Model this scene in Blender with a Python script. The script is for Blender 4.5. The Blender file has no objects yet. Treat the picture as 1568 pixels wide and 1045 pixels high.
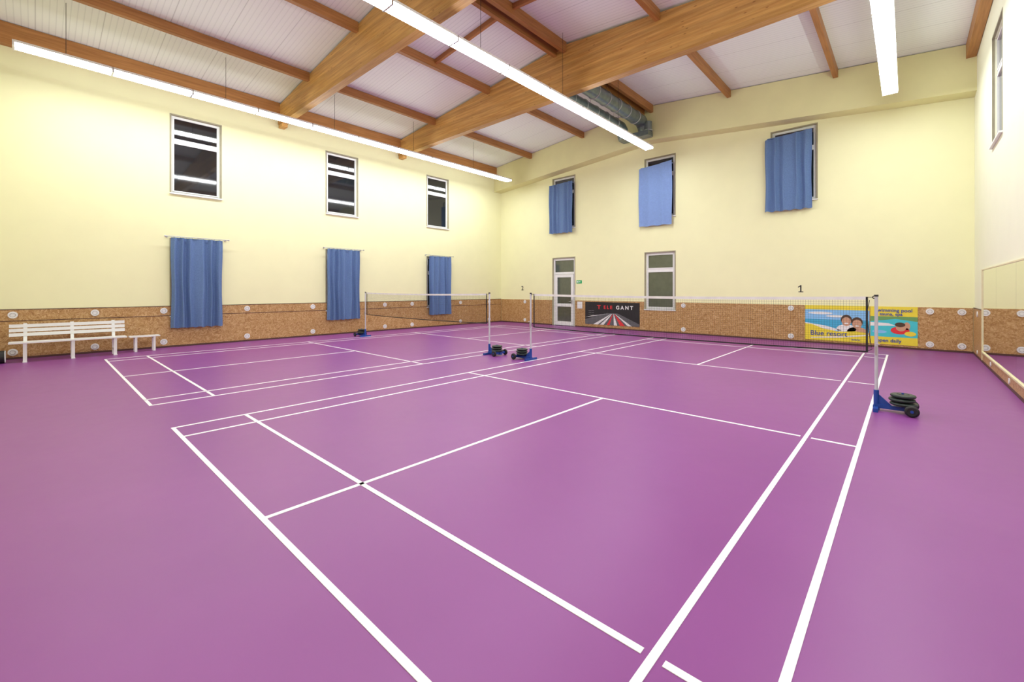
import bpy, math, random
from mathutils import Vector, Matrix
random.seed(4)
S=bpy.context.scene
# ---------------------------------------------------------------- constants (metres)
XL,XR,YB,YN=-9.15,7.73,15.2,-2.6
RIDGE=-0.9; CR=8.68
def ceil_z(x): return CR-0.1*abs(x-RIDGE)
# ---------------------------------------------------------------- materials
def newmat(name):
    m=bpy.data.materials.new(name); m.use_nodes=True
    nt=m.node_tree; b=nt.nodes['Principled BSDF']
    return m,nt,b
def link(nt,a,b): nt.links.new(a,b)
def simple(name,col,rough=0.5,metal=0.0,noise=0.06,scale=6,ior=None,bump=0.0):
    m,nt,b=newmat(name)
    tc=nt.nodes.new('ShaderNodeTexCoord'); n=nt.nodes.new('ShaderNodeTexNoise')
    n.inputs['Scale'].default_value=scale; n.inputs['Detail'].default_value=2
    link(nt,tc.outputs['Object'],n.inputs['Vector'])
    r=nt.nodes.new('ShaderNodeValToRGB')
    r.color_ramp.elements[0].position=.3; r.color_ramp.elements[1].position=.7
    r.color_ramp.elements[0].color=tuple(c*(1-noise) for c in col)+(1,)
    r.color_ramp.elements[1].color=tuple(min(1,c*(1+noise)) for c in col)+(1,)
    link(nt,n.outputs['Fac'],r.inputs['Fac']); link(nt,r.outputs['Color'],b.inputs['Base Color'])
    b.inputs['Roughness'].default_value=rough; b.inputs['Metallic'].default_value=metal
    if ior: b.inputs['IOR'].default_value=ior
    if bump:
        bp=nt.nodes.new('ShaderNodeBump'); bp.inputs['Strength'].default_value=bump; bp.inputs['Distance'].default_value=.01
        link(nt,n.outputs['Fac'],bp.inputs['Height']); link(nt,bp.outputs['Normal'],b.inputs['Normal'])
    return m
def wood(name,c1,c2,axis=0,lam=0.0):
    m,nt,b=newmat(name)
    tc=nt.nodes.new('ShaderNodeTexCoord'); mp=nt.nodes.new('ShaderNodeMapping')
    sc=[14,14,14]; sc[axis]=0.8; mp.inputs['Scale'].default_value=sc
    link(nt,tc.outputs['Object'],mp.inputs['Vector'])
    n=nt.nodes.new('ShaderNodeTexNoise'); n.inputs['Scale'].default_value=1.6; n.inputs['Detail'].default_value=4
    link(nt,mp.outputs['Vector'],n.inputs['Vector'])
    r=nt.nodes.new('ShaderNodeValToRGB'); r.color_ramp.elements[0].position=.32; r.color_ramp.elements[1].position=.68
    r.color_ramp.elements[0].color=c1+(1,); r.color_ramp.elements[1].color=c2+(1,)
    link(nt,n.outputs['Fac'],r.inputs['Fac'])
    out=r.outputs['Color']
    if lam:
        sx=nt.nodes.new('ShaderNodeSeparateXYZ'); link(nt,tc.outputs['Object'],sx.inputs[0])
        d=nt.nodes.new('ShaderNodeMath'); d.operation='DIVIDE'; d.inputs[1].default_value=lam; link(nt,sx.outputs['Z'],d.inputs[0])
        fl=nt.nodes.new('ShaderNodeMath'); fl.operation='FLOOR'; link(nt,d.outputs[0],fl.inputs[0])
        wn=nt.nodes.new('ShaderNodeTexWhiteNoise'); wn.noise_dimensions='1D'; link(nt,fl.outputs[0],wn.inputs['W'])
        mr=nt.nodes.new('ShaderNodeMapRange'); mr.inputs['To Min'].default_value=.82; mr.inputs['To Max'].default_value=1.1
        link(nt,wn.outputs['Value'],mr.inputs['Value'])
        mx=nt.nodes.new('ShaderNodeVectorMath'); mx.operation='SCALE'; link(nt,out,mx.inputs[0]); link(nt,mr.outputs[0],mx.inputs['Scale'])
        out=mx.outputs[0]
        mk=nt.nodes.new('ShaderNodeMapping'); mk.inputs['Scale'].default_value=[3,6,9]; link(nt,tc.outputs['Object'],mk.inputs['Vector'])
        v=nt.nodes.new('ShaderNodeTexVoronoi'); v.inputs['Scale'].default_value=1.0; link(nt,mk.outputs['Vector'],v.inputs['Vector'])
        kr=nt.nodes.new('ShaderNodeValToRGB'); kr.color_ramp.elements[0].position=.05; kr.color_ramp.elements[1].position=.13
        kr.color_ramp.elements[0].color=(.5,.4,.35,1); kr.color_ramp.elements[1].color=(1,1,1,1)
        link(nt,v.outputs['Distance'],kr.inputs['Fac'])
        m2=nt.nodes.new('ShaderNodeVectorMath'); m2.operation='MULTIPLY'; link(nt,out,m2.inputs[0]); link(nt,kr.outputs['Color'],m2.inputs[1]); out=m2.outputs[0]
    link(nt,out,b.inputs['Base Color']); b.inputs['Roughness'].default_value=.5
    return m
def osb_mat():
    m,nt,b=newmat('osb_board')
    tc=nt.nodes.new('ShaderNodeTexCoord')
    # warp the coordinates so the strands lie at random angles
    wn=nt.nodes.new('ShaderNodeTexNoise'); wn.inputs['Scale'].default_value=5; wn.inputs['Detail'].default_value=1; link(nt,tc.outputs['Object'],wn.inputs['Vector'])
    ws=nt.nodes.new('ShaderNodeVectorMath'); ws.operation='SCALE'; ws.inputs['Scale'].default_value=.35; link(nt,wn.outputs['Color'],ws.inputs[0])
    wa=nt.nodes.new('ShaderNodeVectorMath'); wa.operation='ADD'; link(nt,tc.outputs['Object'],wa.inputs[0]); link(nt,ws.outputs[0],wa.inputs[1])
    cols=[]
    for i,(sc,rot) in enumerate((((13,13,50),.6),((46,46,15),-.7))):
        mp=nt.nodes.new('ShaderNodeMapping'); mp.inputs['Scale'].default_value=sc; mp.inputs['Rotation'].default_value=(rot,rot,rot*.4)
        link(nt,wa.outputs[0],mp.inputs['Vector'])
        v=nt.nodes.new('ShaderNodeTexVoronoi'); v.inputs['Scale'].default_value=1.2; link(nt,mp.outputs['Vector'],v.inputs['Vector'])
        sp=nt.nodes.new('ShaderNodeSeparateColor'); link(nt,v.outputs['Color'],sp.inputs[0]); cols.append(sp.outputs[i])
    a=nt.nodes.new('ShaderNodeMath'); a.operation='ADD'; link(nt,cols[0],a.inputs[0]); link(nt,cols[1],a.inputs[1])
    h=nt.nodes.new('ShaderNodeMath'); h.operation='MULTIPLY'; h.inputs[1].default_value=.5; link(nt,a.outputs[0],h.inputs[0])
    r=nt.nodes.new('ShaderNodeValToRGB'); e=r.color_ramp.elements
    e[0].position=.08; e[0].color=(.32,.155,.045,1); e[1].position=.92; e[1].color=(.64,.43,.22,1)
    x=e.new(.45); x.color=(.46,.26,.09,1)
    link(nt,h.outputs[0],r.inputs['Fac']); link(nt,r.outputs['Color'],b.inputs['Base Color'])
    b.inputs['Roughness'].default_value=.45
    return m
def floor_mat():
    m,nt,b=newmat('purple_sports_vinyl')
    tc=nt.nodes.new('ShaderNodeTexCoord')
    n=nt.nodes.new('ShaderNodeTexNoise'); n.inputs['Scale'].default_value=.7; n.inputs['Detail'].default_value=4; link(nt,tc.outputs['Object'],n.inputs['Vector'])
    r=nt.nodes.new('ShaderNodeValToRGB'); r.color_ramp.elements[0].position=.3; r.color_ramp.elements[1].position=.7
    r.color_ramp.elements[0].color=(.238,.054,.252,1); r.color_ramp.elements[1].color=(.258,.060,.272,1)
    link(nt,n.outputs['Fac'],r.inputs['Fac']); link(nt,r.outputs['Color'],b.inputs['Base Color'])
    n2=nt.nodes.new('ShaderNodeTexNoise'); n2.inputs['Scale'].default_value=6; n2.inputs['Detail'].default_value=4; link(nt,tc.outputs['Object'],n2.inputs['Vector'])
    mr=nt.nodes.new('ShaderNodeMapRange'); mr.inputs['To Min'].default_value=.37; mr.inputs['To Max'].default_value=.42
    link(nt,n2.outputs['Fac'],mr.inputs['Value']); link(nt,mr.outputs[0],b.inputs['Roughness'])
    b.inputs['Specular IOR Level'].default_value=.4
    return m
def ceiling_mat():
    m,nt,b=newmat('corrugated_ceiling_sheet')
    tc=nt.nodes.new('ShaderNodeTexCoord'); sx=nt.nodes.new('ShaderNodeSeparateXYZ'); link(nt,tc.outputs['Object'],sx.inputs[0])
    def saw(period):
        d=nt.nodes.new('ShaderNodeMath'); d.operation='DIVIDE'; d.inputs[1].default_value=period; link(nt,sx.outputs['Y'],d.inputs[0])
        f=nt.nodes.new('ShaderNodeMath'); f.operation='FRACT'; link(nt,d.outputs[0],f.inputs[0]); return f.outputs[0]
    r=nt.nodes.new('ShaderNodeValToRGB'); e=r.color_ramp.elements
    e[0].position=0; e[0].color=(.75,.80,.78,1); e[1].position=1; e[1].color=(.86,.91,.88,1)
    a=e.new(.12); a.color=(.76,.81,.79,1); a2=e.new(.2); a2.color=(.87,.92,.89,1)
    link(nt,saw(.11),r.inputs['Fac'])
    r2=nt.nodes.new('ShaderNodeValToRGB'); e=r2.color_ramp.elements
    e[0].position=.0; e[0].color=(.72,.72,.72,1); e[1].position=.022; e[1].color=(1,1,1,1)
    link(nt,saw(1.1),r2.inputs['Fac'])
    mu=nt.nodes.new('ShaderNodeVectorMath'); mu.operation='MULTIPLY'; link(nt,r.outputs['Color'],mu.inputs[0]); link(nt,r2.outputs['Color'],mu.inputs[1])
    link(nt,mu.outputs[0],b.inputs['Base Color']); b.inputs['Roughness'].default_value=.5
    return m
def emis(name,col,st):
    m,nt,b=newmat(name)
    b.inputs['Base Color'].default_value=(.9,.9,.9,1)
    b.inputs['Emission Color'].default_value=col+(1,); b.inputs['Emission Strength'].default_value=st
    return m
WALL=simple('yellow_wall_paint',(.87,.86,.53),.75,noise=.012,scale=2,bump=.05)
WHITEWALL=simple('cream_wall_paint',(.87,.88,.68),.75,noise=.012,scale=2)
LEDGE=simple('beam_yellow_paint',(.80,.78,.42),.75,noise=.02,scale=2)
FLOOR=floor_mat(); CEIL=ceiling_mat(); OSB=osb_mat()
GLU_X=wood('glulam_timber',(.50,.25,.06),(.67,.39,.12),0,.045)
PURL=wood('purlin_timber',(.32,.13,.032),(.46,.21,.06),1)
BATT=wood('batten_timber',(.34,.135,.035),(.47,.21,.06),0)
LINE=simple('white_line_paint',(.88,.88,.90),.45,noise=.02)
WHITE=simple('white_pvc',(.82,.83,.82),.35,noise=.02)
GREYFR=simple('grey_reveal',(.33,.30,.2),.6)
GLASSD=simple('night_window_glass',(.012,.016,.02),.04,noise=.1,ior=1.9)
GLASSG=simple('painted_reflection_glass',(.085,.10,.07),.06,noise=.1,ior=1.8)  # greenish base colour stands in for the room reflected in the panes
CURT=simple('blue_curtain_cloth',(.12,.205,.40),.85,noise=.08,scale=30)
CURTL=simple('light_blue_curtain_cloth',(.20,.31,.60),.85,noise=.05,scale=20)
METAL=simple('brushed_metal',(.55,.55,.55),.35,.9)
GALV=simple('galvanised_duct',(.20,.25,.25),.32,.55,noise=.2,scale=5)
GALV2=simple('duct_flange',(.42,.46,.45),.4,.5)
POST=simple('post_paint',(.62,.63,.68),.35,.2)
BLUE=simple('blue_steel_paint',(.012,.06,.32),.35)
BLACK=simple('black_rubber',(.012,.013,.014),.55)
DGREEN=simple('dark_weight_plate',(.02,.032,.028),.45)
NETM=simple('black_net_cord',(.02,.02,.02),.8)
TAPE=simple('white_net_tape',(.8,.8,.78),.7)
DARKTRIM=simple('dark_trim',(.09,.035,.03),.6)
CREAMTRIM=simple('cream_frame',(.75,.68,.42),.5)
MIRR,nt,b=newmat('mirror_silver'); b.inputs['Base Color'].default_value=(.88,.9,.86,1); b.inputs['Metallic'].default_value=1; b.inputs['Roughness'].default_value=.015
n=nt.nodes.new('ShaderNodeTexNoise'); n.inputs['Scale'].default_value=2
mr=nt.nodes.new('ShaderNodeMapRange'); mr.inputs['To Min'].default_value=.01; mr.inputs['To Max'].default_value=.03; link(nt,n.outputs['Fac'],mr.inputs['Value']); link(nt,mr.outputs[0],b.inputs['Roughness'])
LAMP=emis('fluorescent_diffuser',(.94,.98,1.0),34)
LAMP.cycles.emission_sampling='FRONT'
# ---------------------------------------------------------------- mesh builder
class MB:
    def __init__(s): s.v=[];s.f=[];s.m=[];s.mats=[];s.sm=[]
    def mi(s,mat):
        if mat not in s.mats: s.mats.append(mat)
        return s.mats.index(mat)
    def face(s,pts,mat,sm=False):
        k=len(s.v); s.v+= [tuple(p) for p in pts]; s.f.append(tuple(range(k,k+len(pts)))); s.m.append(s.mi(mat)); s.sm.append(sm)
    def raw(s,vs,fs,mat,sm=False):
        k=len(s.v); s.v+=[tuple(p) for p in vs]; i=s.mi(mat)
        for f in fs: s.f.append(tuple(k+a for a in f)); s.m.append(i); s.sm.append(sm)
    def box(s,x0,x1,y0,y1,z0,z1,mat,topmat=None):
        x0,x1=sorted((x0,x1));y0,y1=sorted((y0,y1));z0,z1=sorted((z0,z1))
        v=[(x0,y0,z0),(x1,y0,z0),(x1,y1,z0),(x0,y1,z0),(x0,y0,z1),(x1,y0,z1),(x1,y1,z1),(x0,y1,z1)]
        s.raw(v,[(0,3,2,1),(0,1,5,4),(1,2,6,5),(2,3,7,6),(3,0,4,7)],mat); s.raw(v,[(4,5,6,7)],topmat or mat)
    def cyl(s,p,q,r,mat,n=16,r2=None,caps=True):
        p=Vector(p);q=Vector(q);a=(q-p).normalized()
        u=a.orthogonal().normalized(); w=a.cross(u); r2=r if r2 is None else r2
        vs=[];fs=[]
        for c,rr in((p,r),(q,r2)):
            for i in range(n):
                t=2*math.pi*i/n; vs.append(c+u*math.cos(t)*rr+w*math.sin(t)*rr)
        for i in range(n): fs.append((i,(i+1)%n,n+(i+1)%n,n+i))
        s.raw(vs,fs,mat,True)
        if caps: s.face(vs[:n][::-1],mat); s.face(vs[n:],mat)
    def torus(s,c,axis,R,r,mat,n=20,k=8,squash=1.0):
        c=Vector(c);a=Vector(axis).normalized();u=a.orthogonal().normalized();w=a.cross(u)
        vs=[];fs=[]
        for i in range(n):
            t=2*math.pi*i/n; d=u*math.cos(t)+w*math.sin(t)
            for j in range(k):
                g=2*math.pi*j/k; vs.append(c+d*(R+r*math.cos(g))+a*(r*squash*math.sin(g)))
        for i in range(n):
            for j in range(k):
                fs.append((i*k+j,((i+1)%n)*k+j,((i+1)%n)*k+(j+1)%k,i*k+(j+1)%k))
        s.raw(vs,fs,mat,True)
    def tube(s,pts,r,mat,n=10):
        for a,b in zip(pts,pts[1:]): s.cyl(a,b,r,mat,n)
    def prism(s,poly,d0,d1,axis,mat):
        def P(a,b,d): return (d,a,b) if axis=='x' else (a,d,b)
        n=len(poly); A=[P(a,b,d0) for a,b in poly];B=[P(a,b,d1) for a,b in poly]
        s.raw(A+B,[tuple(range(n))[::-1],tuple(range(n,2*n))]+[(i,(i+1)%n,n+(i+1)%n,n+i) for i in range(n)],mat)
    def done(s,name,parent=None):
        me=bpy.data.meshes.new(name)
        me.from_pydata(s.v,[],s.f)
        for m in s.mats: me.materials.append(m)
        for p,i,sm in zip(me.polygons,s.m,s.sm): p.material_index=i; p.use_smooth=sm
        me.update()
        ob=bpy.data.objects.new(name,me); S.collection.objects.link(ob)
        if parent: ob.parent=parent
        return ob
# ---------------------------------------------------------------- room shell
def wall(name,fn,u0,u1,z1,holes,mat,depth,gable=None):
    mb=MB()
    us=sorted({u0,u1}|{h[0] for h in holes}|{h[1] for h in holes}); zs=sorted({0,z1}|{h[2] for h in holes}|{h[3] for h in holes})
    for a,b_ in zip(us,us[1:]):
        for c,d in zip(zs,zs[1:]):
            cu,cz=(a+b_)/2,(c+d)/2
            if any(h[0]<cu<h[1] and h[2]<cz<h[3] for h in holes): continue
            mb.face([fn(a,c,0),fn(b_,c,0),fn(b_,d,0),fn(a,d,0)],mat)
    for h in holes:
        a,b_,c,d=h
        for p,q in(((a,c),(b_,c)),((b_,c),(b_,d)),((b_,d),(a,d)),((a,d),(a,c))):
            mb.face([fn(*p,0),fn(*q,0),fn(*q,depth),fn(*p,depth)],mat)
    mb.face([fn(u0,0,depth),fn(u1,0,depth),fn(u1,z1,depth),fn(u0,z1,depth)],mat)
    for p,q in(((u0,0),(u1,0)),((u1,0),(u1,z1)),((u1,z1),(u0,z1)),((u0,z1),(u0,0))):
        mb.face([fn(*p,0),fn(*q,0),fn(*q,depth),fn(*p,depth)],mat)
    if gable: mb.face([fn(*g,0) for g in gable],mat); mb.face([fn(*g,depth) for g in gable],mat)
    return mb.done(name)
WZ0,WZ1=4.44,6.68
LW=[(1.53,2.74),(6.03,7.23),(10.5,11.68)]
lholes=[(a,b,WZ0,WZ1) for a,b in LW]+[(a,b,.9,3.1) for a,b in LW]
wall('wall_left',lambda u,z,o:(XL-o,u,z),YN,YB,7.8,lholes,WALL,.3)
RW=[(10.75,12.0),(6.25,7.45),(1.75,2.95)]
wall('wall_right',lambda u,z,o:(XR+o,u,z),YN,YB,7.8,[(a,b,WZ0+.1,WZ1+.05) for a,b in RW],WHITEWALL,.3)
BW=[(-5.79,-4.58),(-1.23,-.05),(3.16,4.37)]
bz0,bz1=4.47,6.79
bh=[(a,b,bz0,bz1) for a,b in BW]+[(-5.79,-4.58,0,3.10),(-1.23,-.05,.88,3.10)]
gab=[(XL,7.7),(XR,7.7),(XR,ceil_z(XR)),(RIDGE,CR),(XL,ceil_z(XL))]
wall('wall_back',lambda u,z,o:(u,YB+o,z),XL,XR,7.7,bh,WALL,.3,gab)
wall('wall_front',lambda u,z,o:(u,YN-o,z),XL,XR,7.7,[],WALL,.3,gab)
mb=MB(); mb.box(XL-.3,XR+.3,YN-.3,YB+.3,-.2,0,FLOOR); mb.done('floor')
mb=MB()
mb.prism([(XL-.3,ceil_z(XL-.3)),(RIDGE,CR),(XR+.3,ceil_z(XR+.3)),(XR+.3,ceil_z(XR+.3)+.2),(RIDGE,CR+.2),(XL-.3,ceil_z(XL-.3)+.2)],YN-.3,YB+.3,'y',CEIL)
mb.done('ceiling')
mb=MB()
lb=lambda x:7.37-.088*abs(x-RIDGE)
YF=14.68
mb.prism([(XL,lb(XL)),(RIDGE,lb(RIDGE)),(XR,lb(XR)),(XR,ceil_z(XR)-.02),(RIDGE,CR-.02),(XL,ceil_z(XL)-.02)],YF,YB-.002,'y',LEDGE)
mb.done('trim_1')
OH=1.17
def osb(name,axis,segs):
    mb=MB()
    for a,b_,z0,z1 in segs:
        if axis=='left': mb.box(XL+.001,XL+.022,a,b_,z0,z1,OSB); mb.box(XL+.001,XL+.028,a,b_,z1,z1+.015,DARKTRIM)
        if axis=='back': mb.box(a,b_,YB-.022,YB-.001,z0,z1,OSB); 
        if axis=='right': mb.box(XR-.022,XR-.001,a,b_,z0,z1,OSB); mb.box(XR-.028,XR-.001,a,b_,z1,z1+.015,DARKTRIM)
    return mb.done(name)
osb('baseboard_left','left',[(YN+.03,YB-.03,.05,.9),(YN+.03,LW[0][0],.9,OH),(LW[0][1],LW[1][0],.9,OH),(LW[1][1],LW[2][0],.9,OH),(LW[2][1],YB-.03,.9,OH)])
osb('baseboard_back','back',[(XL+.03,-5.84,.05,OH),(-4.53,-1.28,.05,OH),(-1.28,0,.05,.84),(0,XR-.03,.05,OH)])
osb('baseboard_right','right',[(13.40,YB-.03,.05,OH),(YN+.03,13.40,.05,.22)])
mb=MB()
mb.box(XL+.001,XL+.03,YN,YB,0,.05,DARKTRIM); mb.box(XL+.03,-5.84,YB-.03,YB-.001,0,.05,DARKTRIM); mb.box(-4.53,XR-.03,YB-.03,YB-.001,0,.05,DARKTRIM); mb.box(XR-.03,XR-.001,YN,YB,0,.05,DARKTRIM)
mb.done('trim_2')
mb=MB()
for y in(-1.45,-.05,1.36,3.46,5.53,8.4,9.7,12.4,14.3):
    for z in(1.05,.17):
        mb.cyl((XL+.02,y,z),(XL+.04,y,z),.082,WHITE,20); mb.torus((XL+.04,y,z),(1,0,0),.045,.006,METAL,16,6)
for x in(-7.5,.28,3.7,6.9,7.5):
    for z in(1.06,.17):
        mb.cyl((x,YB-.02,z),(x,YB-.04,z),.082,WHITE,20); mb.torus((x,YB-.04,z),(0,1,0),.045,.006,METAL,16,6)
for y in(1,3.2,5.4,7.6,9.8,12,14.3):
    mb.cyl((XR-.02,y,.13),(XR-.035,y,.13),.05,WHITE,20)
mb.cyl((XR-.02,14.3,1.05),(XR-.035,14.3,1.05),.07,WHITE,20)
mb.done('round_wall_socket_caps')
# ---------------------------------------------------------------- windows
def window(name,fn,a,b,z0,z1,bar,glass,sill=True,w=.05,sw=.03):
    mb=MB()
    def bx(u0,u1,c,d,o0,o1,mat):
        P=fn(u0,c,o0);Q=fn(u1,d,o1); mb.box(P[0],Q[0],P[1],Q[1],P[2],Q[2],mat)
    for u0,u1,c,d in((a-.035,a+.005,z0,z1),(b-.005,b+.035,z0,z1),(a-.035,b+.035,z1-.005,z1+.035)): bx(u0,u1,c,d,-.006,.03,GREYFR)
    for u0,u1,c,d in((a+.005,a+w,z0,z1),(b-w,b-.005,z0,z1),(a+w,b-w,z1-w,z1-.005),(a+w,b-w,z0+.005,z0+w)): bx(u0,u1,c,d,.07,.14,WHITE)
    if bar:
        bx(a+w,b-w,bar-.045,bar+.045,.065,.14,WHITE)
    parts=[(z0+w,(bar-.045) if bar else z1-w)]
    if bar: parts.append((bar+.045,z1-w))
    for c,d in parts:
        for u0,u1,e,f in((a+w,a+w+sw,c,d),(b-w-sw,b-w,c,d),(a+w+sw,b-w-sw,c,c+sw),(a+w+sw,b-w-sw,d-sw,d)): bx(u0,u1,e,f,.055,.1,WHITE)
        bx(a+w+sw,b-w-sw,c+sw,d-sw,.085,.095,glass)
    if sill: bx(a-.04,b+.04,z0-.035,z0,-.05,.07,WHITE)
    return mb.done(name)
k=1
fl=lambda u,z,o:(XL-o,u,z); fb=lambda u,z,o:(u,YB+o,z); fr=lambda u,z,o:(XR+o,u,z)
for a,b_ in LW: window('window_%d'%k,fl,a,b_,WZ0,WZ1,5.95,GLASSD); k+=1
for a,b_ in LW: window('window_%d'%k,fl,a,b_,.9,3.1,2.4,GLASSD); k+=1
for a,b_ in BW: window('window_%d'%k,fb,a,b_,bz0,bz1,6.1,GLASSD); k+=1
window('window_%d'%k,fb,-1.23,-.05,.88,3.10,2.42,GLASSG,w=.06,sw=.04); k+=1
for a,b_ in RW: window('window_%d'%k,fr,a,b_,WZ0+.1,WZ1+.05,6.0,GLASSG); k+=1
mb=MB(); a,b_=-5.79,-4.58
def db(u0,u1,z0,z1,o0,o1,m): mb.box(u0,u1,YB+o0,YB+o1,z0,z1,m)
for q in((a-.035,a+.005,0,3.09),(b_-.005,b_+.035,0,3.09),(a-.035,b_+.035,3.095,3.14)): db(*q,-.006,.03,GREYFR)
for q in((a+.005,a+.08,0,3.095),(b_-.08,b_-.005,0,3.095),(a+.08,b_-.08,3.0,3.095),(a+.08,b_-.08,2.36,2.46)): db(*q,.05,.14,WHITE)
db(a+.08,b_-.08,2.46,3.0,.09,.1,GLASSG)
l,r_=a+.09,b_-.09
for q in((l,l+.13,.02,2.35),(r_-.13,r_,.02,2.35),(l+.13,r_-.13,2.22,2.35),(l+.13,r_-.13,.02,.2),(l+.13,r_-.13,.88,1.02)): db(*q,.03,.1,WHITE)
db(l+.13,r_-.13,1.02,2.22,.06,.07,GLASSG); db(l+.13,r_-.13,.2,.88,.06,.07,GLASSG)
mb.box(r_-.09,r_-.05,YB-.0,YB+.03,1.0,1.2,METAL); mb.cyl((r_-.07,YB,1.12),(r_-.07,YB-.04,1.12),.01,METAL,8); mb.cyl((r_-.07,YB-.04,1.12),(r_-.2,YB-.04,1.12),.01,METAL,8)
mb.done('door_1')
# ---------------------------------------------------------------- curtains
def curtain(name,fn,a,b,z0,z1,mat,off,folds,amp,rod=True,toplift=(0,0)):
    mb=MB(); NU,NZ=folds*14,16
    ph=[random.uniform(-1.5,1.5) for _ in range(8)]; vs=[]
    for j in range(NZ+1):
        t=j/NZ
        for i in range(NU+1):
            s=i/NU
            sw=s+.035*math.sin(6.5*s+ph[5])+.012*math.sin(15*s+ph[6]+1.2*t)
            g=math.sin(2*math.pi*folds*sw+ph[0]+.5*t*math.sin(7*s+ph[2]))
            g=1-2*abs((1-g)/2)**.6       # rounded ridges with tight valleys
            w=amp*(.7+.3*(1-t))*((.75+.25*math.sin(11*s+ph[1]))*g+.2*math.sin(2*math.pi*folds*.43*s+ph[3]+t))
            u=a+(b-a)*s+.012*math.sin(7*t+ph[4]+9*s)
            zt=z1+toplift[0]*(1-s)+toplift[1]*s
            z=z0+(zt-z0)*t+(.012*math.sin(2*math.pi*folds*s) if j==0 else 0)
            vs.append(fn(u,z,-(off+w)))
    fs=[(j*(NU+1)+i,j*(NU+1)+i+1,(j+1)*(NU+1)+i+1,(j+1)*(NU+1)+i) for j in range(NZ) for i in range(NU)]
    mb.raw(vs,fs,mat,True)
    if rod:
        mb.cyl(fn(a-.14,z1+.03,-off),fn(b+.16,z1+.03,-off),.011,METAL,10)
        for u in(a-.08,b+.1):
            mb.cyl(fn(u,z1+.03,0),fn(u,z1+.03,-off),.008,METAL,8)
            mb.cyl(fn(u,z1+.03,-.001),fn(u,z1+.03,-.012),.03,METAL,12)
        for u in(a-.14,b+.16): mb.cyl(fn(u-.015,z1+.03,-off),fn(u+.015,z1+.03,-off),.022,METAL,10)
        for i in range(9):
            u=a+(b-a)*(i+.5)/9; mb.torus(fn(u,z1+.02,-off),(0,1,0) if fn is fl else (1,0,0),.02,.004,METAL,12,6)
    else:
        P=fn(a+.05,z1-.03,0);Q=fn(b-.02,z1-.005,-off+.03); mb.box(P[0],Q[0],P[1],Q[1],P[2],Q[2],mat)
    return mb.done(name)
for i,(a,b_) in enumerate(LW): curtain('window_curtain',fl,a-.02,b_+.02,.55,3.14,CURT,.15,[6,6,5][i],.09)
curtain('window_curtain',fb,-5.9,-4.6,4.24,6.5,CURT,.15,5,.06,False,toplift=(-.02,.04))
curtain('window_curtain',fb,-1.43,-.1,4.14,6.48,CURTL,.13,3,.03,False,toplift=(-.05,.08))
curtain('window_curtain',fb,3.0,4.27,4.19,6.6,CURT,.15,5,.07,False,toplift=(-.06,.05))
# ---------------------------------------------------------------- roof timber
def girder(y):
    mb=MB(); w=.11; hb=7.19
    top=lambda x: ceil_z(x)-.06
    xs=[XL+.01,-5.8,-2.9,RIDGE,2.0,4.9,XR-.01]
    poly=[(XL+.01,hb),(XR-.01,hb)]+[(x,top(x)) for x in xs[::-1]]
    mb.prism(poly,y-w,y+w,'y',GLU_X)
    for x in(XL+.02,XR-.32): mb.box(x,x+.3,y-.09,y+.09,hb-.12,hb-.001,GLU_X)
    return mb.done('glulam_roof_beam')
G1,G2=4.49,9.14
for y in(G1,G2): girder(y)
bays=[(YN+.01,G1-.11),(G1+.11,G2-.11),(G2+.11,YF)]
mb=MB()
for n in range(-3,4):
    x=RIDGE+2.9*n
    for y0,y1 in bays:
        if n==0:
            for dx in(-.17,.17):
                zt=ceil_z(x+dx)-.005; mb.box(x+dx-.06,x+dx+.06,y0,y1,zt-.28,zt,PURL)
        elif abs(n)==3:
            xx=XL+.1 if n<0 else XR-.1
            zt=ceil_z(xx)-.01; mb.box(xx-.09,xx+.09,y0,y1,zt-(.5 if n<0 else .36),zt,PURL)
        else:
            zt=ceil_z(x)-.01; mb.box(x-.06,x+.06,y0,y1,zt-.24,zt,PURL)
mb.done('roof_purlins')
mb=MB()
for x0,x1 in((-3.74,-1.13),(-.67,1.94)):
    for y in(6.8,): 
        def zz(x): return ceil_z(x)-.01
        mb.prism([(x0,zz(x0)-.13),(x1,zz(x1)-.13),(x1,zz(x1)),(x0,zz(x0))],y-.04,y+.04,'y',BATT)
mb.done('roof_battens')
# ---------------------------------------------------------------- light rows
for x in(-7.37,-.46,6.12):
    mb=MB(); y0=-1.40; L=15.3/10; w=.145; z=6.78
    for i in range(10):
        a=y0+i*L+.02; b_=y0+(i+1)*L-.02
        mb.box(x-w,x+w,a,b_,z-.04,z+.01,LAMP,WHITE)
        mb.box(x-w-.012,x+w+.012,a,b_,z+.01,z+.06,WHITE)
        mb.box(x-w-.012,x+w+.012,a-.035,a,z-.06,z+.055,METAL if i else WHITE)
        if i%2==0: mb.cyl((x,a+.75,z+.06),(x,a+.75,ceil_z(x)-.005),.005,BLACK,6)
    mb.box(x-w-.008,x+w+.008,y0+15.28,y0+15.3,z-.045,z+.055,WHITE)
    mb.done('pendant_strip_light')
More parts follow.
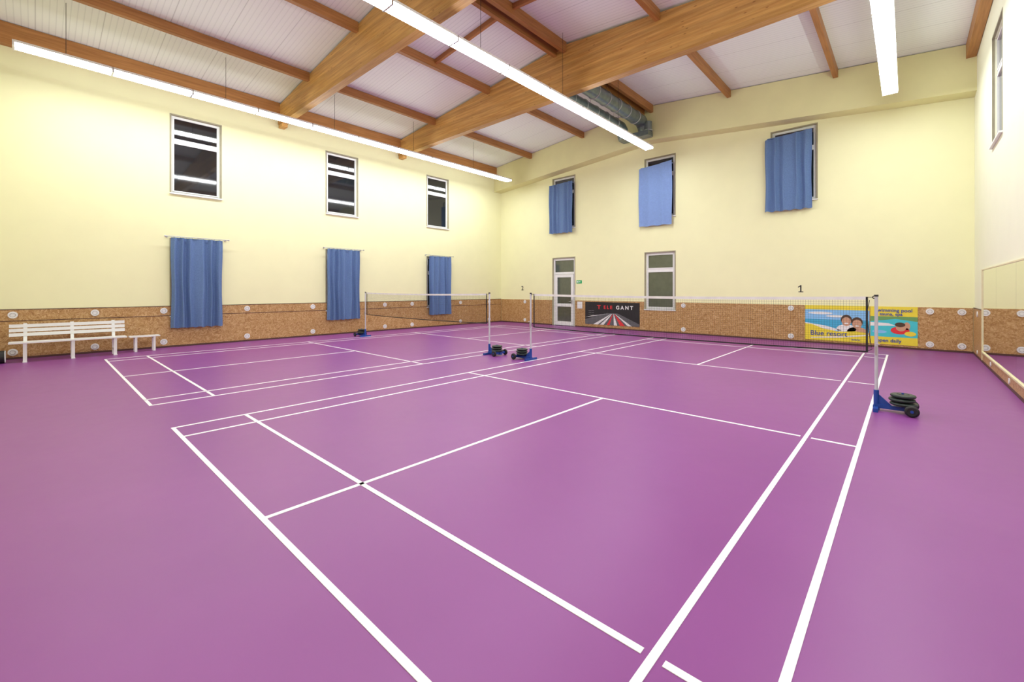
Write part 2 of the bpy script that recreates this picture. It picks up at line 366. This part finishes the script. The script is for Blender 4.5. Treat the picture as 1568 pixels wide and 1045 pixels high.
# ---------------------------------------------------------------- ventilation ducts
mb=MB()
for x,z,y0,y1 in((-1.62,7.82,9.9,13.9),(-.98,8.02,9.6,14.3)):
    R=.225
    mb.cyl((x,y0,z),(x,y1,z),R,GALV,24)
    y=y0
    while y<y1: mb.torus((x,y,z),(0,1,0),R,.024,GALV2,24,6); y+=.7
    mb.cyl((x,y1-.02,z),(x,y1+.16,z-.12),R,GALV,24); mb.cyl((x,y1+.14,z-.1),(x+.05,y1+.2,z-.42),R*.95,GALV,24)
mb.box(-1.85,-.65,14.2,14.6,7.42,7.6,GALV)
mb.cyl((-.75,14.4,7.6),(-.75,14.4,7.95),.15,GALV,20); mb.torus((-.75,14.4,7.62),(0,0,1),.16,.02,GALV2)
for y in(10.2,11.8,13.4): mb.cyl((-1.62,y,8.0),(-1.62,y,8.55),.006,METAL,6); mb.cyl((-.98,y,8.15),(-.98,y,8.55),.006,METAL,6)
mb.done('ventilation_duct')
# ---------------------------------------------------------------- court markings
def court(x0,name='badminton_court_markings'):
    mb=MB(); w=.02; z=.0035; g=.03
    def ln(xa,xb,ya,yb): mb.box(x0+xa,x0+xb,ya,yb,.0,z,LINE)
    Lc=13.4
    for x in(.02,.48,5.62,6.08): ln(x-w,x+w,0,Lc)
    for y in [.02,.78,4.70,8.70,12.62,13.38]:
        for xa,xb in((.04,.46),(.50,5.60-g),(5.64+g,6.06)): ln(xa,xb,y-w,y+w)
    ln(3.03,3.07,.04,4.68); ln(3.03,3.07,8.72,13.36)
    return mb.done(name)
court(0); court(-7.55)
# ---------------------------------------------------------------- net posts with trolley
def post(x,y,sgn):
    mb=MB()
    mb.cyl((x,y,.05),(x,y,1.55),.02,POST,16)
    mb.cyl((x,y,1.55),(x,y,1.575),.024,BLACK,16); mb.torus((x-sgn*.02,y,1.54),(0,1,0),.018,.006,BLACK,12,6)
    mb.cyl((x,y,.02),(x,y,.27),.03,BLUE,16)
    mb.box(x-.035,x+.035,y-.035,y+.035,0,.06,BLUE)
    xa,xb=sorted((x-sgn*.02,x+sgn*.42))
    mb.box(xa,xb,y-.03,y+.03,.03,.08,BLUE)
    mb.box(x-.025,x+.025,y-.2,y+.2,0,.05,BLUE)
    xs=x+sgn*.36; mb.box(xs-.025,xs+.025,y-.16,y+.16,.05,.1,BLUE)
    mb.prism([(x+sgn*.02,.08),(x+sgn*.16,.08),(x+sgn*.02,.22)],y-.006,y+.006,'y',BLUE)
    for s in(-1,1):
        yy=y+s*.2
        mb.torus((xs,yy,.075),(0,1,0),.05,.025,BLACK,24,10); mb.cyl((xs,yy-.022,.075),(xs,yy+.022,.075),.045,BLACK,20); mb.cyl((xs,yy-.03,.075),(xs,yy+.03,.075),.018,BLUE,12)
    mb.cyl((xs,y-.2,.075),(xs,y+.2,.075),.01,METAL,10)
    mb.cyl((x+sgn*.27,y,.08),(x+sgn*.27,y,.27),.012,BLUE,10)
    for i in range(3):
        z=.125+i*.053; xo=x+sgn*.27+(.01,-.008,.004)[i]; R=.125-.006*i
        mb.cyl((xo,y,z-.02),(xo,y,z+.02),R,DGREEN,28); mb.torus((xo,y,z),(0,0,1),R,.02,DGREEN,28,8)
        mb.torus((xo,y,z+.018),(0,0,1),R*.55,.006,BLACK,20,6)
    mb.box(x-.012,x+.012,y-.035,y-.02,.75,.87,METAL); mb.cyl((x,y-.03,.9),(x+sgn*.04,y-.05,.9),.006,METAL,8)
    return mb.done('badminton_net_post')
NY=6.7
for x,s in((6.14,1),(-.04,-1),(-1.41,1),(-7.59,-1)): post(x,NY,s)
def net(x0,x1):
    mb=MB(); t=.0009; N=int((x1-x0-.16)/.032)
    a,b_=x0+.06,x1-.06
    sag=lambda s: 1.545-.025*4*s*(1-s)
    for i in range(N+1):
        s=i/N; x=a+(b_-a)*s; mb.box(x-t,x+t,NY-t,NY+t,sag(s)-.76,sag(s),NETM)
    M=24
    for j in range(24):
        for i in range(M):
            s0,s1=i/M,(i+1)/M; h=.76*j/23
            mb.raw([(a+(b_-a)*s0,NY-t,sag(s0)-h-t),(a+(b_-a)*s1,NY-t,sag(s1)-h-t),(a+(b_-a)*s1,NY-t,sag(s1)-h+t),(a+(b_-a)*s0,NY-t,sag(s0)-h+t)],[(0,1,2,3)],NETM)
    for i in range(M):
        s0,s1=i/M,(i+1)/M; xa,xb=a+(b_-a)*s0,a+(b_-a)*s1
        for h0,h1,m,th in((.04,-.004,TAPE,.006),(.772,.752,NETM,.007)):
            vs=[(xa,NY-th,sag(s0)-h0),(xb,NY-th,sag(s1)-h0),(xb,NY-th,sag(s1)-h1),(xa,NY-th,sag(s0)-h1)]
            vs+=[(p[0],NY+th,p[2]) for p in vs]
            mb.raw(vs,[(0,1,2,3),(7,6,5,4),(0,4,5,1),(3,2,6,7)],m)
    for x in(a,b_): mb.box(x-.012,x+.012,NY-.006,NY+.006,1.545-.77,1.545,NETM)
    for x,xp in((a,x0+.0),(b_,x1-.0)):
        mb.cyl((x,NY,1.54),(xp,NY-.022,1.54),.004,NETM,6); mb.cyl((x,NY,.785),(xp,NY-.022,.83),.004,NETM,6)
    pts=[(x1-.03,NY-.03,1.5),(x1-.06,NY-.03,1.3),(x1-.035,NY-.03,1.05),(x1-.01,NY-.035,.85)]
    mb.tube(pts,.004,NETM,6)
    return mb.done('badminton_net')
net(0,6.1); net(-7.55,-1.45)
# ---------------------------------------------------------------- benches
mb=MB(); y0,y1=-1.50,.49
for i in range(4):
    x=-8.33-.105*i; mb.box(x-.045,x+.045,y0,y1,.425,.455,WHITE)
for i in range(3):
    z=.565+.1*i; xx=-8.74-.03*i; mb.box(xx-.012,xx+.012,y0,y1,z,z+.075,WHITE)
for y in(-1.25,-.48,.27):
    mb.box(-8.36,-8.31,y-.03,y+.03,0,.425,WHITE); mb.box(-8.40,-8.27,y-.035,y+.035,0,.02,WHITE)
    mb.prism([(-8.70,.0),(-8.64,.0),(-8.70,.425),(-8.82,.86),(-8.86,.85),(-8.76,.42)],y-.03,y+.03,'y',WHITE)
    mb.box(-8.70,-8.32,y-.025,y+.025,.37,.425,WHITE); mb.box(-8.67,-8.34,y-.02,y+.02,.12,.16,WHITE)
mb.done('slatted_bench_with_backrest')
mb=MB()
for i in range(3):
    x=-8.62-.105*i; mb.box(x-.045,x+.045,.57,1.2,.385,.415,WHITE)
for y in(.70,1.08):
    for x in(-8.62,-8.82): mb.box(x-.02,x+.02,y-.025,y+.025,0,.385,WHITE)
    mb.box(-8.85,-8.59,y-.025,y+.025,.34,.385,WHITE)
mb.done('low_slatted_bench')
mb=MB(); cx,cy=-8.5,-1.80
mb.cyl((cx,cy-.25,.14),(cx,cy+.25,.14),.14,BLACK,24); mb.torus((cx,cy-.25,.14),(0,1,0),.13,.012,WHITE,24,6); mb.torus((cx,cy+.25,.14),(0,1,0),.13,.012,WHITE,24,6)
mb.tube([(cx+.05,cy-.12,.26),(cx+.07,cy-.08,.38),(cx+.07,cy+.08,.38),(cx+.05,cy+.12,.26)],.012,WHITE,8)
mb.done('sports_bag')
# ---------------------------------------------------------------- mirror
mb=MB(); x=XR
my0,my1,mz0,mz1=-1.0,13.35,.25,2.08
ys=[my1-2.05*i for i in range(8)]
for a,b_ in zip(ys,ys[1:]): mb.box(x-.02,x-.012,b_+.003,a-.003,mz0,mz1,MIRR)
mb.box(x-.0118,x-.001,ys[-1],my1,mz0,mz1,BLACK)
mb.box(x-.035,x-.001,my1,my1+.05,.05,mz1+.03,CREAMTRIM); mb.box(x-.03,x-.001,ys[-1],my1,mz1,mz1+.025,CREAMTRIM); mb.box(x-.04,x-.001,ys[-1],my1,mz0-.03,mz0,CREAMTRIM)
mb.done('wall_mirror')
# ---------------------------------------------------------------- banners / signs
def col(name,c,r=.5): return simple(name,c,r,noise=.03)
def text(s,size,loc,mat,parent,name,bold=0,sx=1):
    cu=bpy.data.curves.new(name,'FONT'); cu.body=s; cu.size=size; cu.align_x='CENTER'; cu.align_y='CENTER'; cu.extrude=.001; cu.offset=bold
    ob=bpy.data.objects.new(name,cu); S.collection.objects.link(ob); ob.rotation_euler=(math.pi/2,0,0); ob.location=loc; ob.scale=(sx,1,1)
    bpy.context.view_layer.update()
    me=bpy.data.meshes.new_from_object(ob.evaluated_get(bpy.context.evaluated_depsgraph_get()))
    o2=bpy.data.objects.new(name,me); S.collection.objects.link(o2); o2.matrix_world=ob.matrix_world.copy(); bpy.data.objects.remove(ob)
    me.materials.clear(); me.materials.append(mat)
    if parent: o2.parent=parent
    return o2
def flat(mb,pts,lay,mat):
    y=YB-.034-.0012*lay; mb.face([(p[0],y,p[1]) for p in pts],mat)
RED=col('banner_red',(.75,.03,.04)); BW_=col('banner_white',(.85,.85,.85)); BK=col('banner_black',(.012,.012,.014)); YEL=col('banner_yellow',(.85,.70,.05))
SKY=col('banner_sky',(.25,.55,.88)); SEA=col('banner_sea',(.06,.42,.68)); SKIN=col('banner_skin',(.62,.35,.22)); TURQ=col('banner_turquoise',(.06,.58,.66)); GRN=col('banner_green',(.15,.35,.12)); NAVY=col('banner_navy',(.03,.08,.35)); GREY=col('banner_grey',(.12,.12,.13)); HAIR=col('banner_hair',(.08,.04,.02))
mb=MB(); xa,xb,za,zb=-4.0,-1.46,.16,1.12
mb.box(xa,xb,YB-.034,YB-.023,za,zb,BK)
W=xb-xa;H=zb-za
p=lambda u,v:(xa+W*u,za+H*v)
flat(mb,[p(0,0),p(1,0),p(1,.1),p(.62,.52),p(.42,.52),p(0,.22)],1,GREY)
for (u0,u1,t0,t1,m) in((.16,.25,.50,.508,BW_),(.29,.36,.515,.522,BW_),(.42,.47,.53,.535,RED),(.55,.61,.545,.55,BW_),(.66,.75,.555,.56,RED),(.8,.87,.565,.57,BW_)):
    flat(mb,[p(u0,0),p(u1,0),p(t1,.5),p(t0,.5)],2,m)
flat(mb,[p(.0,.3),p(.12,.38),p(.45,.5),p(.12,.35)],3,BW_)
bn=mb.done('advertising_banner')
text('T',.24,(xa+W*.27,YB-.037,za+H*.77),RED,bn,'letter_1',.008,1.2)
text('E L E',.19,(xa+W*.44,YB-.037,za+H*.77),RED,bn,'letter_2',.008,1.05)
text('G A N T',.21,(xa+W*.74,YB-.037,za+H*.77),BW_,bn,'letter_3',.007,1.0)
for i in range(3): text('- - - - - -',.08,(xa+W*.12,YB-.037,za+H*(.62-.09*i)),BW_,bn,'small_text_%d'%i)
def ell(mb,cx,cz,rx,rz,lay,mat,n=24):
    flat(mb,[(cx+rx*math.cos(2*math.pi*i/n),cz+rz*math.sin(2*math.pi*i/n)) for i in range(n)],lay,mat)
mb=MB(); xa,xb,za,zb=4.08,5.64,.1,1.17
mb.box(xa,xb,YB-.034,YB-.023,za,zb,SKY); W=xb-xa;H=zb-za; p=lambda u,v:(xa+W*u,za+H*v)
flat(mb,[p(0,.88),p(1,.88),p(1,1),p(0,1)],1,YEL)
ell(mb,xa+W*.25,za+H*.78,W*.2,H*.035,1,BW_); ell(mb,xa+W*.5,za+H*.7,W*.16,H*.03,1,BW_)
flat(mb,[p(0,.3),p(1,.3),p(1,.6),p(0,.6)],1,SEA)
flat(mb,[p(0,.3),p(.6,.3),p(.35,.42),p(0,.5)],2,BW_)
for cx,cz,s in((.66,.56,1),(.82,.5,1.0)):
    ell(mb,xa+W*cx,za+H*(cz+.05),W*.085*s,H*.14,2,HAIR); ell(mb,xa+W*cx,za+H*cz,W*.07*s,H*.125,3,SKIN); ell(mb,xa+W*cx,za+H*(cz-.2),W*.15,H*.12,2,BW_ if cx<.7 else SKIN)
    ell(mb,xa+W*cx,za+H*(cz-.05),W*.03,H*.018,4,BW_)
flat(mb,[p(0,0),p(1,0),p(1,.26),p(.8,.3),p(.55,.27),p(.3,.34),p(.12,.45),p(0,.47)],5,YEL)
flat(mb,[p(.1,.05),p(.55,.1),p(1,.2),p(1,.23),p(.55,.14),p(.1,.08)],6,BW_)
bn=mb.done('advertising_banner')
text('Blue resort',.2,(xa+W*.38,YB-.044,za+H*.2),NAVY,bn,'slogan',.002)
text('www',.1,(xa+W*.8,YB-.044,za+H*.07),NAVY,bn,'address')
mb=MB(); xa,xb=5.66,6.66
mb.box(xa,xb,YB-.034,YB-.023,za,zb,YEL); W=xb-xa; p=lambda u,v:(xa+W*u,za+H*v)
flat(mb,[p(0,.2),p(1,.2),p(1,.74),p(0,.74)],1,TURQ)
flat(mb,[p(0,.6),p(.55,.68),p(1,.62),p(1,.74),p(0,.74)],2,GRN)
flat(mb,[p(0,.48),p(.55,.5),p(.4,.56),p(0,.58)],3,BW_)
ell(mb,xa+W*.64,za+H*.38,W*.2,H*.1,3,RED); ell(mb,xa+W*.66,za+H*.46,W*.11,H*.1,4,SKIN); ell(mb,xa+W*.64,za+H*.53,W*.11,H*.06,5,HAIR); ell(mb,xa+W*.85,za+H*.3,W*.12,H*.06,4,YEL)
ell(mb,xa+W*.2,za+H*.33,W*.16,H*.04,3,SKY); ell(mb,xa+W*.78,za+H*.5,W*.07,H*.1,3,SKIN)
bn=mb.done('advertising_banner')
text('swimming pool',.13,(xa+W*.5,YB-.044,za+H*.9),NAVY,bn,'headline',.002)
text('sauna, spa',.12,(xa+W*.45,YB-.044,za+H*.8),NAVY,bn,'subline',.002)
text('open daily',.13,(xa+W*.4,YB-.044,za+H*.1),NAVY,bn,'footer',.002)
text('2',.3,(-7.68,YB-.006,1.72),BK,None,'court_number',.004)
mb=MB(); mb.prism([(3.945,1.57),(3.98,1.57),(3.98,1.79),(3.95,1.79),(3.89,1.745),(3.89,1.71),(3.945,1.745)],YB-.004,YB-.0005,'y',BK)
mb.prism([(3.9,1.57),(4.03,1.57),(4.03,1.595),(3.9,1.595)],YB-.0045,YB-.0005,'y',BK); mb.done('court_number')
mb=MB(); SG=col('sign_green',(.02,.42,.14)); mb.box(-4.48,-4.2,YB-.012,YB-.001,1.93,2.07,SG); mb.box(-4.45,-4.37,YB-.014,YB-.012,1.97,2.03,BW_); mb.box(-4.33,-4.27,YB-.014,YB-.012,1.99,2.02,BW_); mb.done('exit_sign')
mb=MB(); mb.box(-4.42,-4.16,YB-.04,YB-.0225,.82,1.12,WHITE); mb.box(-4.40,-4.18,YB-.0415,YB-.04,.84,1.10,BW_); mb.done('notice_board')
# ---------------------------------------------------------------- world, camera
w=bpy.data.worlds.new('night'); S.world=w; w.use_nodes=True; w.node_tree.nodes['Background'].inputs[0].default_value=(.01,.013,.02,1); w.node_tree.nodes['Background'].inputs[1].default_value=1
cam=bpy.data.cameras.new('camera'); co=bpy.data.objects.new('camera',cam); S.collection.objects.link(co)
co.location=(6.46,-1.073,1.641); co.rotation_euler=(math.pi/2,0,.7396); cam.lens=15.252; cam.sensor_width=36; cam.shift_y=-.0499; cam.clip_start=.05
S.camera=co
S.view_settings.view_transform='Standard'
S.view_settings.look='None'
